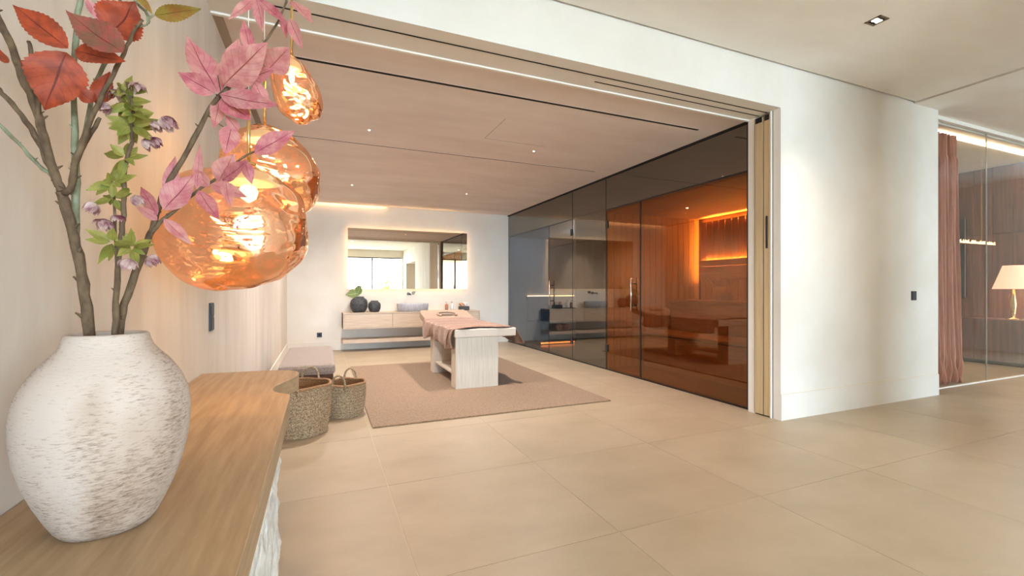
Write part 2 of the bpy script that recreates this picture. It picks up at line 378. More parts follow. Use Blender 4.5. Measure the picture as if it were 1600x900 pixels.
for lo, hi, zt, n in ((5.12, 5.67, 1.03, 6), (4.55, 5.10, .56, 6)):
    wdt = (hi - lo) / n
    for i in range(n): box(lo + wdt * i, lo + wdt * (i + 1) - .008, YS + .05, 5.64, zt - .035, zt).build('slat', saunah, bench)
box(5.13, 5.16, YS + .05, 5.64, .56, .985).build('upper_front', saunah, bench)
box(4.60, 4.63, YS + .05, 5.64, .004, .50).build('lower_front', saunah, bench)
bk = thing('sauna_bucket', 'wooden sauna bucket with a tilted ladle resting inside', 'bucket', (5.36, 4.82, 1.03))
MB().lathe([(.10, 0), (.125, .2), (.118, .2), (.095, .02)], (5.36, 4.82, 1.03), 20).build('pail', saunaw, bk)
MB().tube([(5.36, 4.93, 1.2), (5.36, 4.9, 1.32), (5.36, 4.82, 1.36), (5.36, 4.74, 1.32), (5.36, 4.71, 1.2)], .008, 8).build('bail', gold, bk)
MB().tube([(5.30, 4.85, 1.18), (5.2, 4.98, 1.36)], .01, 8).build('ladle', saunah, bk)
# centre niche
nm = MB(); nm.box(4.9, 4.95, 5.77, 6.56, 0, ZD); nm.box(XG + .02, 4.9, 5.77, 6.56, ZD, ZD + .03)
struct('wall_niche', nm, darkwall)
struct('floor_niche', box(XG + .02, 4.9, 5.76, 6.62, 0, .006), darkwall)
# steam room
struct('wall_steam_side', box(5.85, 5.95, 6.62, YB, 0, ZR), steamw); struct('wall_steam_near', box(XG + .03, 5.85, 6.57, 6.62, 0, ZD), steamw); struct('wall_steam_end', box(XG + .03, 5.85, YB - .03, YB, 0, ZD), steamw)
struct('ceiling_steam', box(XG + .03, 5.85, 6.6, YB, ZD, ZD + .03), steamw)
struct('floor_steam', box(XG + .02, 5.85, 6.62, YB, 0, .006), mat('wet_dark_tile', H('3a342e'), rough=.2))
sbn = thing('steam_bench', 'grey-blue tiled bench at the end of the steam room', 'bench', (4.9, 9.05, 0))
box(4.32, 5.84, 8.6, YB - .036, .07, .46).build('seat', steamw, sbn, bevel=.008)
box(4.34, 5.84, YB - .12, YB - .036, .46, 1.03).build('back', steamw, sbn, bevel=.008)
strip('light_strip', 'orange strip above the steam room backrest', 4.36, 5.8, YB - .09, YB - .07, 1.032, 1.045, led_w)
strip('light_strip', 'orange-red strip on the floor under the steam room bench', 4.32, 5.6, 8.63, 8.65, .025, .05, led_r)
struct('wall_sauna_outer', box(5.95, 6.0, YS, YB, 0, 3.1), darkwall)
light('steam_ambient', 'POINT', (4.9, 8, 2.2), 22, (.8, .88, 1), .1)  # ambient light added for the steam room, no fitting
# ================================================================= BACK WALL FURNITURE
mr = thing('wall_mirror', 'wide frameless backlit mirror above the floating vanity', 'mirror', (1.69, YB - .04, 1.2))
box(.468, 2.92, YB - .05, YB - .045, 1.2, 2.412).build('glass', mirror_m, mr)
box(.52, 2.87, YB - .045, YB - .03, 1.25, 2.36).build('backing', white, mr)
ls = MB(); ls.box(.53, 2.86, YB - .03, YB - .012, 1.26, 1.275); ls.box(.53, 2.86, YB - .03, YB - .012, 2.335, 2.35); ls.box(.53, .545, YB - .03, YB - .012, 1.26, 2.35); ls.box(2.845, 2.86, YB - .03, YB - .012, 1.26, 2.35)
ls.build('light_strip', emit('mirror_led', (1, .66, .30), 22), mr)
vn = thing('vanity_cabinet', 'floating bleached oak vanity with three drawers under the mirror', 'cabinet', (1.72, 9.27, .44))
vb = MB(); X0, X1, VY = .365, 3.08, 9.05
E_ = YB - .002; vb.box(X0, X1, VY, E_, .725, .745); vb.box(X0, X1, VY, E_, .437, .455); vb.box(X0, X0 + .02, VY, E_, .455, .725); vb.box(X1 - .02, X1, VY, E_, .455, .725); vb.box(X0, X1, VY + .03, E_, .455, .725)
vb.build('body', oak_h, vn)
dw = (X1 - X0 - .04) / 3
for i in range(3): box(X0 + .023 + dw * i, X0 + .017 + dw * (i + 1), VY + .006, VY + .03, .459, .718).build('drawer', oak_h, vn, bevel=.002)
sh = thing('floating_shelf', 'long low oak shelf floating under the vanity', 'shelf', (1.72, 9.28, .16))
for i in range(3): box(X0 + .905 * i, X0 + .905 * (i + 1) - .002, 9.07, YB, .16, .23).build('board', oak_h, sh, bevel=.002)
def flute(r, z, th, j): return r * (1 + .018 * math.cos(44 * th))
bs = thing('vessel_basin', 'oval grey fluted stone basin on the vanity', 'basin', (1.71, 9.27, .745))
MB().lathe([(.27, 0), (.3, .01), (.315, .15), (.318, .16), (.295, .16), (.28, .04), (.1, .03)], (1.71, 9.27, .745), 176, 1, .62, fn=lambda r, z, th, j: flute(r, z, th, j) if j in (0, 1, 2) else r).build('bowl', basinm, bs)
steel_d = mat('dark_steel', (.16, .15, .14), rough=.35, metal=1)
fc = thing('wall_faucet', 'dark steel wall spout with round lever above the basin', 'faucet', (1.70, YB, 1.1))
MB().tube([(1.66, YB, 1.10), (1.66, 9.30, 1.10), (1.66, 9.27, 1.085)], .014, 12).build('spout', steel_d, fc)
MB().tube([(1.66, YB, 1.10), (1.66, YB - .012, 1.10)], .032, 20).build('rosette', steel_d, fc)
MB().tube([(1.76, YB, 1.12), (1.76, YB - .05, 1.12)], .030, 20).build('valve', steel_d, fc)
MB().tube([(1.76, YB - .04, 1.12), (1.80, YB - .06, 1.15)], .007, 8).build('lever', steel_d, fc)
def jar(x, y, z, s, label):
    t = thing('ceramic_jar', label, 'vase', (x, y, z), 'charcoal jars on the vanity')
    p = [(.30, 0), (.40, .1), (.49, .35), (.5, .6), (.46, .78), (.34, .9), (.28, .93), (.30, 1.0), (.27, 1.0), (.25, .93), (.2, .9)]
    MB().lathe([(r * s, h * s * .94) for r, h in p], (x, y, z), 40).build('body', ceram, t); return t
jar(.665, 9.25, .745, .325, 'larger charcoal ceramic jar with a leaf on the vanity')
jar(.955, 9.25, .745, .24, 'smaller empty charcoal ceramic jar on the vanity')
gl = leafmat('green_leaf', H('8fa06a'), H('6f8a4c'), H('cdd6a0')); 
def leaf_mb(b, t, wd, nrm, curl=.15, fold=.18, tooth=0, nu=10, nv=4, droop=0):
    b = Vector(b); t = Vector(t); ax = t - b; Ln = ax.length; ax.normalize(); side = nrm.cross(ax).normalized(); up = ax.cross(side).normalized()
    def fn(u, v):
        ww = wd * .5 * (math.sin(pi * min(1, u * 1.0) ** .74) ** 1.05 if 0 < u < 1 else 0) * (1 + tooth * (1 if int(round(u * nu)) % 2 else -1)) + .0006
        s = (v - .5) * 2
        return b + ax * Ln * u + side * s * ww + up * (abs(s) * ww * fold - curl * Ln * (u * (1 - u)) * 2 - droop * Ln * u * u + .04 * wd * math.sin(9 * u + s * 3))
    return MB().grid(fn, nu, nv)
lf = thing('leaf_stem', 'single broad pale green leaf standing in the larger jar', 'plant', (.66, 9.25, 1.04))
MB().tube([(.665, 9.25, .9), (.66, 9.25, 1.08), (.62, 9.24, 1.12)], .005, 8).build('stem', gl, lf)
leaf_mb((.66, 9.24, 1.12), (.42, 9.2, 1.10), .2, Vector((.2, -1, .6)).normalized(), droop=.1).build('leaf', gl, lf)
leaf_mb((.63, 9.24, 1.08), (.69, 9.2, 1.28), .14, Vector((-.3, -1, .2)).normalized()).build('leaf', gl, lf)
ty = tag(box(2.33, 2.61, 9.16, 9.32, .745, .76).build('tray', black, loc=(2.47, 9.24, .745), bevel=.004), 'flat black tray holding two pump bottles', 'tray')
def bottle(x, m, label):
    t = thing('pump_bottle', label, 'bottle', (x, 9.24, .76), 'pump bottles on the black tray')
    MB().lathe([(.028, 0), (.032, .01), (.032, .11), (.014, .125), (.012, .135)], (x, 9.24, .76), 20).build('body', m, t)
    MB().tube([(x, 9.24, .89), (x, 9.24, .925), (x - .03, 9.22, .925)], .006, 8).build('pump', black, t)
bottle(2.41, mat('rose_glass', H('a87560'), rough=.2), 'rose brown pump bottle, left of two on the black tray')
bottle(2.53, mat('white_bottle', H('dfe0e2'), rough=.25), 'white pump bottle, right of two on the black tray')
hb = tag(MB().box(2.68, 2.89, 9.16, 9.32, .745, .835).build('holder_box', mat('black_marble', (.015, .017, .02), rough=.25), loc=(2.785, 9.24, .745), bevel=.015), 'rounded black box holding rolled hand towels', 'box')
def roll(x, y, z, r, ln, m, label, grp, ax=1):
    o = thing('rolled_towel', label, 'towel', (x, y, z), grp)
    b = MB(); pts = []
    def fn(u, v):
        th = u * 5 * pi; rr = r * (.25 + .75 * u)
        a = x + rr * math.cos(th); c = z + r + rr * math.sin(th)
        return (a, y + (v - .5) * ln, c)
    b.grid(fn, 50, 2); ob = b.build('roll', m, o); md = ob.modifiers.new('thick', 'SOLIDIFY'); md.thickness = r * .25; md.offset = 0
roll(2.73, 9.24, .836, .035, .14, mat('peach_towel', H('d8a487'), rough=1), 'small peach hand towel rolled in the black box', 'rolled hand towels')
roll(2.82, 9.24, .836, .042, .14, mat('white_towel', H('e8e6e4'), rough=1), 'small white hand towel rolled in the black box', 'rolled hand towels')
roll(2.60, 9.22, .236, .075, .26, towelm, 'brown bath towel rolled on the low shelf, nearer the middle', 'rolled bath towels')
roll(2.80, 9.22, .236, .075, .26, towelm, 'brown bath towel rolled on the low shelf, nearer its right end', 'rolled bath towels')
strip('light_strip', 'warm light strip in the ceiling cove over the back wall', XL + .05, 1.2, YB - .045, YB - .025, ZR + .02, ZR + .035, emit('cove_led', (1, .68, .34), 5))
def plate(name, label, cat, c, ax, w_, h_, m, cells=1):
    t = thing(name, label, cat, c); x, y, z = c; d = .010
    if ax == 'y': box(x - w_ / 2, x + w_ / 2, y - d, y, z - h_ / 2, z + h_ / 2).build('frame', m, t, bevel=.002)
    else: box(x, x + d, y - w_ / 2, y + w_ / 2, z - h_ / 2, z + h_ / 2).build('frame', m, t, bevel=.002)
    hh = h_ / cells
    for i in range(cells):
        za, zb = z - h_ / 2 + hh * i + .006, z - h_ / 2 + hh * (i + 1) - .006
        if ax == 'y': box(x - w_ / 2 + .006, x + w_ / 2 - .006, y - d - .003, y - d, za, zb).build('rocker', m, t, bevel=.001)
        else: box(x + d, x + d + .003, y - w_ / 2 + .006, y + w_ / 2 - .006, za, zb).build('rocker', m, t, bevel=.001)
    return t
o = plate('wall_socket', 'small black square socket low on the white back wall', 'socket', (-.045, YB, .31), 'y', .09, .09, dgrey)
MB().tube([(-.045, YB - .014, .31), (-.045, YB - .012, .31)], .02, 20).build('recess', void, o)
plate('light_switch', 'grey double switch plate on the left wall beside the large lamp', 'switch', (XL, 3.16, 1.035), 'x', .085, .165, dgrey, 2)
sp = at(1427, 462, 5.0)
kx = (1427 - 800) / F; yy = YO; xx = math.tan(math.atan(kx) + YAW) * yy; dd = yy * CY + xx * SY
o = plate('light_switch', 'small black switch on the cream wall right of the pocket doors', 'switch', (xx, YO, CH - 10.5 * dd / F), 'y', .085, .10, black, 1)
for i in range(2):
    for j in range(2): box(xx - .02 + .03 * i, xx - .01 + .03 * i, YO - .0145, YO - .013, o.location.z - .025 + .035 * j, o.location.z - .015 + .035 * j).build('key', dgrey, o)
# ================================================================= CEILING FITTINGS
def cpt(u, v, z):
    d = (CH - z) * F / (v - HZ); p = at(u, v, d); return p
for lab, (ua, va), (ub, vb_), wd in (('nearer black air slot crossing the treatment room ceiling', (380, 77), (1091, 203), .035), ('farther thin black air slot crossing the treatment room ceiling', (400, 207), (930, 268), .022)):
    a = cpt(ua, va, ZR); b = cpt(ub, vb_, ZR); y = b.y
    t = thing('ceiling_slot', lab, 'air vent', ((XL + b.x) / 2, y, ZR), 'black air slots in the treatment room ceiling')
    box(XL + .25, b.x, y - wd / 2, y + wd / 2, ZR - .0015, ZR + .002).build('slot', void, t)
    box(XL + .25, b.x, y - wd / 2 - .004, y - wd / 2, ZR - .002, ZR).build('edge', plaster_r, t)
for u, v, lab in ((577, 203, 'pinhole downlight nearest the middle pendant lamp'), (834, 236, 'pinhole downlight between the two ceiling slots at right'), (550, 289, 'pinhole downlight above the mirror, left one'), (729, 303, 'pinhole downlight near the back wall, right one')):
    p = cpt(u, v, ZR); t = thing('downlight', lab, 'downlight', (p.x, p.y, ZR), 'pinhole downlights')
    MB().tube([(p.x, p.y, ZR - .003), (p.x, p.y, ZR)], .016, 20).build('ring', white, t)
    MB().tube([(p.x, p.y, ZR - .0045), (p.x, p.y, ZR - .003)], .009, 16).build('lens', spot_m, t)
    light('downlight_or_fill_lamp', 'SPOT', (p.x, p.y, ZR - .01), 175, (1, .90, .82), .03, spot=math.radians(150), blend=.9)
p = cpt(1370, 32, ZC)
t = thing('square_downlight', 'square recessed twin-lamp downlight in the cream ceiling', 'downlight', (p.x, p.y, ZC))
b = MB(); q = .055
for xa, xb, ya, yb in ((-q, q, -q, -q + .012), (-q, q, q - .012, q), (-q, -q + .012, -q, q), (q - .012, q, -q, q)): b.box(p.x + xa, p.x + xb, p.y + ya, p.y + yb, ZC - .004, ZC)
b.build('frame', mat('bronze_trim', H('6b5540'), rough=.4), t); box(p.x - q, p.x + q, p.y - q, p.y + q, ZC - .001, ZC + .001).build('housing', void, t)
for s in (-1, 1): box(p.x + s * .02 - .013, p.x + s * .02 + .013, p.y - .02, p.y + .02, ZC - .003, ZC - .001).build('lens', spot_m, t)
light('downlight_or_fill_lamp', 'SPOT', (p.x, p.y, ZC - .02), 50, (1, .86, .68), .04, spot=math.radians(100), blend=.8)
for lx, ly, wh, pw_ in ((1.2, -1.5, 'nearest the console', 90), (5.1, 1.6, 'in front of the cream wall', 25), (1.2, -4, 'nearest the rear windows', 60)):  # fittings and lamps added out of view as fill for the lounge
    o = tag(MB().tube([(lx, ly, ZC - .004), (lx, ly, ZC)], .04, 20).build('fill_downlight', spot_m, loc=(lx, ly, ZC)), 'added round fill downlight in the lounge ceiling ' + wh, 'downlight', 'added lounge fill downlights')
    light('downlight_or_fill_lamp', 'SPOT', (lx, ly, ZC - .02), pw_, (1, .86, .70), .05, spot=math.radians(140), blend=.8)
a = cpt(757, 216, ZR); b_ = cpt(806, 166, ZR)
hp = thing('access_panel', 'flush plastered access panel outlined in the ceiling', 'hatch', (a.x + .35, a.y - .3, ZR))
ye = a.y - .62
for xa, xb, ya, yb in ((a.x, a.x + .003, ye, a.y), (a.x, a.x + .75, a.y, a.y + .003)): box(xa, xb, ya, yb, ZR - .001, ZR).build('joint', dgrey, hp)
# ================================================================= RUG, TABLE, TOWEL
rg = tag(box(.40, 2.85, 4.03, 7.32, .0, .014).build('area_rug', rugm, loc=(1.62, 5.67, 0), bevel=.005), 'large brown sisal rug under the massage table', 'rug')
mt = thing('massage_table', 'bleached oak massage table with taupe top and raised headrest', 'massage table', (1.8, 6.2, .014))
TX0, TX1 = 1.44, 2.22; LX0, LX1 = 1.455, 1.99
def cleg(y0, y1, open_y):
    b = MB(); b.box(LX0, LX1, y0, y0 + .02, .014, .62) if open_y > 0 else b.box(LX0, LX1, y1 - .02, y1, .014, .62)
    b.box(LX0, LX0 + .02, y0, y1, .014, .62); b.box(LX1 - .02, LX1, y0, y1, .014, .62); return b
box(LX0, LX1, 5.155, 5.36, .014, .62).build('leg', oak_v, mt, bevel=.003)
box(LX0, LX1, 6.30, 6.50, .014, .62).build('leg', oak_v, mt, bevel=.003)
box(LX0 + .02, LX1 - .02, 5.36, 6.30, .155, .18).build('shelf', oak_v, mt, bevel=.002)
box(LX0 + .01, LX1 - .01, 5.2, 6.5, .58, .621).build('top_frame', oak_v, mt)
box(TX0, TX1, 5.13, 6.70, .622, .722).build('mattress', leather_w, mt, bevel=.012)
# headrest, tilted, with a keyhole face opening
hl = .60; tl = math.atan2(.135, .58)
def hr(s, x, h): # s along slope
    return (x, 6.705 + s * math.cos(tl) - h * math.sin(tl), .722 + s * math.sin(tl) + h * math.cos(tl))
def headrest():
    b = MB(); n = 32; cx = (TX0 + TX1) / 2; cs = .30
    def outer(th):
        c_, s_ = math.cos(th), math.sin(th); hx, hs = (TX1 - TX0) / 2, .295
        k = min(hx / max(abs(c_), 1e-6), hs / max(abs(s_), 1e-6)); return cx + k * c_, cs + k * s_
    def inner(th):
        r = .085 * (1 + .25 * math.cos(th) ** 2); return cx + r * 1.1 * math.cos(th), cs + r * .8 * math.sin(th)
    for h, fn in ((0, outer), (0, inner), (-.1, inner), (-.1, outer)):
        for k in range(n):
            X, s_ = fn(2 * pi * (k + .5) / n); b.v.append(hr(s_, X, h))
    for a_, c_ in ((0, 1), (1, 2), (2, 3), (3, 0)):
        for k in range(n): b.face([a_ * n + k, a_ * n + (k + 1) % n, c_ * n + (k + 1) % n, c_ * n + k])
    return b
headrest().build('headrest', leather, mt, bevel=.008)
def cone_pad():
    b = MB(); cx = (TX0 + TX1) / 2; pts = []
    for k in range(25):
        th = pi * (k / 24) * 1.5 - pi * .25; pts.append(hr(.30 + .12 * math.sin(th), cx + .15 * math.cos(th), .012))
    return b.tube(pts, .018, 8)
cone_pad().build('face_ring', leather, mt)
def towel():
    YA, YC = 5.15, 6.80; top = .722; WL, WR = .23, .21; W = TX1 - TX0
    tot = WL + W + WR + .06
    def fn(u, v):
        s = v * tot; y = YA + (YC - YA) * u
        dl = WL + .05 * math.sin(u * 7 + .5) - .03 * (1 - u)
        fold = math.sin(u * 26 + 1.5 * math.sin(u * 9)) * .020 + math.sin(u * 55) * .006
        ztop = top + .008 + max(0, (y - 6.70)) * math.tan(tl)
        if s < WL:
            k = (WL - s) / WL; x = TX0 - .022 - .02 * k + fold * (.4 + k) - .02 * math.sin(pi * k); z = ztop - .01 - k * dl
            y += .05 * k * math.sin(u * 21)
        elif s < WL + W + .03:
            k = (s - WL) / (W + .03); x = TX0 - .018 + k * (W + .036); z = ztop + .010 * math.sin(u * 15 + k * 4) * math.sin(pi * k) + .012 * math.sin(k * pi) + .006 * math.sin(u * 40 + k * 9) - .012 * (abs(2 * k - 1) ** 8)
            z = max(z, ztop - .004) if .03 < k < .97 else z
        else:
            k = (s - WL - W - .03) / (WR + .03); x = TX1 + .020 + .085 * k + fold * k - .0 ; z = ztop - .012 - k * (WR - .02 + .03 * math.sin(u * 9))
        # uneven near hem
        if u < .08: y += .03 * math.sin(v * 17)
        return (x, y, z)
    return MB().grid(fn, 150, 96)
tw = towel().build('throw_towel', towelm, loc=(1.83, 6.0, .735)); sd = tw.modifiers.new('t', 'SOLIDIFY'); sd.thickness = .007; sd.offset = 1
tag(tw, 'brown terry towel draped in folds across the massage table', 'towel')
# ================================================================= OTTOMAN, BASKETS
ot = thing('ottoman_bench', 'low bench with taupe boucle cushion against the left wall', 'bench', (-.2, 5.87, 0))
box(-.39, .11, 5.08, 6.66, 0, .31).build('base', dwood, ot, bevel=.006)
c_ = box(-.41, .13, 5.05, 6.68, .31, .42).build('cushion', fabric, ot, bevel=.035)
def basket(x, y, r, h, lab, squash=1):
    t = thing('woven_basket', lab, 'basket', (x, y, 0), 'round seagrass baskets')
    rows = 46; seg = 168
    def fn(rr, z, th, j): return rr + .0045 * math.cos(j * pi / 1.0) * math.cos(28 * th) + .004 * math.sin(3 * th + z * 8) + .004 * math.sin(j * pi / 2)
    prof = []
    for j in range(rows + 1):
        u = j / rows; prof.append((r * (.90 + .12 * math.sin(u * pi * .62)), h * u))
    MB().lathe(prof, (x, y, .001), seg, fn=fn, close=False).build('wall', weave, t)
    MB().lathe([(r * .9, .004), (r * .5, .004), (.01, .004)], (x, y, 0), 32).build('base', weave_r, t)
    MB().lathe([(r * .88, .01), (r * .98, h * .6), (r * .99, h * .97)], (x, y, 0), 48, close=False).build('lining', weave_r, t)
    rt = prof[-1][0]; pts = [(x + rt * math.cos(a), y + rt * math.sin(a), h + .004 * math.sin(5 * a)) for a in [2 * pi * k / 48 for k in range(49)]]
    MB().tube(pts, .012, 8).build('rim', weave_r, t)
    for a0 in (1.25, 1.25 + pi):
        pts = []
        for k in range(15):
            q = k / 14; a = a0 - .30 * math.cos(pi * q); pts.append((x + (rt + .012) * math.cos(a), y + (rt + .012) * math.sin(a), h - .05 + .15 * math.sin(pi * q) ** .6))
        MB().tube(pts, .0095, 8).build('handle', weave, t)
basket(-.17, 4.18, .235, .40, 'larger seagrass basket beside the console end')
basket(.20, 4.60, .185, .305, 'smaller seagrass basket at the rug corner')
# ================================================================= CONSOLE
cs = thing('console_table', 'pale oak console with wavy end on a rough white stone plinth', 'console table', (-.37, 1.2, 0))
pts = [(XL + .003, -.6), (-.127, -.6)]
pts += [(-.127, y) for y in (.2, 1.0, 1.6, 2.0, 2.15)]
def bez(p0, p1, p2, p3, n=12):
    o = []
    for k in range(1, n + 1):
        t = k / n; o.append(tuple((1 - t) ** 3 * a + 3 * (1 - t) ** 2 * t * b + 3 * (1 - t) * t * t * c + t ** 3 * d for a, b, c, d in zip(p0, p1, p2, p3)))
    return o
pts += bez((-.127, 2.15), (-.127, 2.215), (-.13, 2.225), (-.15, 2.24), 5)
pts += bez((-.15, 2.24), (-.21, 2.29), (-.225, 2.38), (-.195, 2.47))
pts += bez((-.195, 2.47), (-.165, 2.56), (-.125, 2.62), (-.118, 2.72))
pts += bez((-.118, 2.72), (-.11, 2.84), (-.15, 2.88), (-.25, 2.905))
pts += bez((-.25, 2.905), (-.36, 2.925), (-.5, 2.935), (XL + .003, 2.94), 6)
MB().prism(pts, .655, .735, False).build('top', oak, cs, bevel=.003)
def plinth():
    b = MB(); xa, xb, ya, yb = XL + .004, -.150, -.5, 1.90
    def rough(p, n):
        from mathutils import noise
        v = noise.noise(Vector(p) * 11) * .010 + noise.noise(Vector(p) * 30) * .007 + noise.noise(Vector(p) * 70) * .003
        return Vector(p) + Vector(n) * v
    per = [((xb, ya), (xb, yb), (1, 0, 0), 300), ((xb, yb), (xa, yb), (0, 1, 0), 60)]
    for (p, q, n, k) in per:
        b.grid(lambda u, v: rough((p[0] + (q[0] - p[0]) * u, p[1] + (q[1] - p[1]) * u, .654 * v), (1, 1, 0) if u in (0., 1.) and ((n[0] and u == 1.) or (n[1] and u == 0.)) else n), k, 90)
    return b
plinth().build('plinth', stone, cs)
# ================================================================= VASE
def vase_material():
    m, nt, P, N, L = newmat('whitewashed_clay'); P.inputs['Roughness'].default_value = .9; P.inputs['Specular IOR Level'].default_value = .2
    tc = N('ShaderNodeTexCoord')
    def noise(st, sc, det=5, ro=.6):
        mp = N('ShaderNodeMapping'); mp.inputs['Scale'].default_value = st; L(tc.outputs['Object'], mp.inputs[0])
        n = N('ShaderNodeTexNoise'); n.inputs['Scale'].default_value = sc; n.inputs['Detail'].default_value = det; n.inputs['Roughness'].default_value = ro; L(mp.outputs[0], n.inputs['Vector']); return n.outputs['Fac']
    fine = noise((1, 1, 5.0), 62, 6, .75); big = noise((1, 1, .6), 7, 3)
    a = N('ShaderNodeMath'); a.operation = 'MULTIPLY_ADD'; L(big, a.inputs[0]); a.inputs[1].default_value = .55; L(fine, a.inputs[2])
    r = N('ShaderNodeValToRGB'); e = r.color_ramp.elements; e[0].position = .78; e[0].color = (*H('cdbdb2'), 1); e[1].position = 1.0; e[1].color = (*H('7d6e63'), 1)
    x = e.new(.87); x.color = (*H('b7a497'), 1)
    L(a.outputs[0], r.inputs[0])
    st_ = noise((1, 1, .45), 6.5, 2); rs_ = N('ShaderNodeValToRGB'); rs_.color_ramp.elements[0].position = .48; rs_.color_ramp.elements[1].position = .68; L(st_, rs_.inputs[0])
    mx = N('ShaderNodeMix'); mx.data_type = 'RGBA'; mx.blend_type = 'MULTIPLY'; L(rs_.outputs[0], mx.inputs[0]); L(r.outputs[0], mx.inputs[6]); mx.inputs[7].default_value = (.76, .68, .60, 1); L(mx.outputs[2], P.inputs['Base Color'])
    b = N('ShaderNodeBump'); b.inputs['Strength'].default_value = .7; b.inputs['Distance'].default_value = .003; b.invert = True; L(fine, b.inputs['Height']); L(b.outputs[0], P.inputs['Normal'])
    return m
VX, VY_, VZ = -.391, 1.134, .735
vs = thing('clay_vase', 'large whitewashed clay vase with rough banded surface on the console', 'vase', (VX, VY_, VZ))
vp = [(.058, 0), (.070, .002), (.078, .012), (.090, .035), (.105, .07), (.118, .11), (.128, .15), (.1335, .19), (.1345, .225), (.129, .26), (.117, .29), (.100, .317), (.083, .337), (.071, .352), (.066, .365), (.064, .375), (.060, .378), (.056, .374), (.057, .36), (.075, .33), (.11, .27), (.11, .15), (.05, .02)]
MB().lathe(vp, (VX, VY_, VZ), 96, fn=lambda r, z, th, j: r * (1 + .008 * math.sin(2 * th + 1) + .004 * math.sin(5 * th + z * 20)) + .0006 * math.sin(z * 520)).build('body', vase_material(), vs)
# ================================================================= BRANCHES
bark = mat('brown_bark', H('6f5a41'), H('4a3626'), 60, .8, .8, bscale=150, dist=.002, stretch=(1, 1, .5))
bark_g = mat('grey_green_bark', H('8b9177'), H('6d6a50'), 60, .8, .6, bscale=150, dist=.002, stretch=(1, 1, .5))
red_l = leafmat('red_leaf', H('b94f2b'), H('8e3d24'), H('6d2618')); dusty = leafmat('dusty_red_leaf', H('a9524a'), H('7d5a45'), H('7a2f2c'))
olive = leafmat('olive_leaf', H('9a8a3c'), H('a06a34'), H('6b5524'))
pink = [leafmat('pink_leaf', H('c97680'), H('d49a94'), H('8f404c')), leafmat('rose_leaf', H('b85d6c'), H('cf8a88'), H('82343f')), leafmat('pale_pink_leaf', H('d59c92'), H('c4767a'), H('9c5248'))]
green = [leafmat('yellow_green_leaf', H('a09a4c'), H('84853a'), H('6b6c2e')), leafmat('fresh_green_leaf', H('87903f'), H('aea257'), H('737734'))]
petal = leafmat('purple_petal', H('8a3f50'), H('d8bcb6'), H('e3d2cc'), trans=.3)
def smooth_path(pts, sub=4):
    P = [Vector(p) for p in pts]; out = []
    for i in range(len(P) - 1):
        p0 = P[max(i - 1, 0)]; p1 = P[i]; p2 = P[i + 1]; p3 = P[min(i + 2, len(P) - 1)]
        for k in range(sub):
            t = k / sub; out.append(.5 * ((2 * p1) + (p2 - p0) * t + (2 * p0 - 5 * p1 + 4 * p2 - p3) * t * t + (3 * p1 - p0 - 3 * p2 + p3) * t ** 3))
    out.append(P[-1]); return out
def twig(mb, px, d0, d1, r0, r1, jit=.0012, sub=4):
    n = len(px); pts = smooth_path([at(u, v, d0 + (d1 - d0) * i / (n - 1)) for i, (u, v) in enumerate(px)], sub); m = len(pts)
    pts = [p + Vector((random.uniform(-jit, jit), random.uniform(-jit, jit), 0)) for p in pts]
    rs = [(r0 + (r1 - r0) * i / (m - 1)) * (1 + random.uniform(-.1, .14)) for i in range(m)]
    mb.tube(pts, rs, 10)
    for i in range(2, m - 1, 3):   # bud nubs
        a = random.uniform(0, 2 * pi); p = pts[i]; q = p + Vector((math.cos(a), math.sin(a), .8)) * rs[i] * 1.9
        mb.tube([p, q], [rs[i] * .6, rs[i] * .15], 5)
into = at(186, 900, .9)
def in_vase(u, v, d):  # stem foot reaching down inside the vase
    return at(u, v, d)
def leaf(parent, b, t, wd, d, m, name='leaf', tilt=None, dt=None, tooth=.05, nu=18, curl=None, fold=None, droop=0, label=None):
    B = at(*b, d); T = at(*t, d + (dt if dt is not None else random.uniform(-.03, .03)))
    nrm = (Vector((0, 0, CH)) - B).normalized() + Vector((random.uniform(-.35, .35), random.uniform(-.2, .2), random.uniform(.0, .5))) if tilt is None else tilt
    mb = leaf_mb(B, T, wd * d / F, nrm.normalized(), curl if curl is not None else random.uniform(-.06, .14), fold if fold is not None else random.uniform(.1, .4), tooth, nu, 4, droop)
    o = mb.build(name, m, parent)
    return o
# --- red branch
foot = at(141, 528, .90)
rb = thing('leafy_branch', 'brown branch with large red-orange leaves, leftmost in the clay vase', 'branch', foot, 'tall branches in the clay vase')
b = MB(); twig(b, [(148, 640), (141, 522), (130, 444), (119, 384), (107, 336), (96, 300)], .90, .87, .0088, .0082)
twig(b, [(96, 300), (88, 276), (72, 228), (57, 174), (36, 120), (18, 72), (0, 36), (-14, 5)], .87, .84, .0076, .0056)
twig(b, [(100, 302), (111, 290), (121, 246), (138, 198), (159, 150), (182, 106), (203, 62), (222, 30)], .87, .82, .0066, .0022)
twig(b, [(122, 244), (138, 215), (156, 184)], .865, .86, .004, .003)
twig(b, [(94, 296), (78, 262), (60, 222), (34, 180), (4, 146), (-14, 128)], .87, .85, .0052, .004)
twig(b, [(60, 200), (61, 150), (52, 96), (45, 64)], .86, .84, .0042, .003)
b.build('stem', bark, rb)
b = MB(); twig(b, [(118, 378), (119, 320), (119, 270), (117, 180), (117, 90), (122, 20), (130, -20)], .895, .90, .0062, .0042); twig(b, [(84, 276), (60, 258), (30, 224), (-4, 192)], .89, .87, .0034, .0028); twig(b, [(120, 250), (138, 185), (150, 130), (175, 80), (190, 52), (188, 0)], .90, .91, .004, .0028); twig(b, [(232, 36), (230, 22), (214, 4), (205, -8)], .84, .85, .003, .002); twig(b, [(216, 42), (228, 38), (240, 22)], .83, .83, .002, .0015)
b.build('side_stem', bark_g, rb)
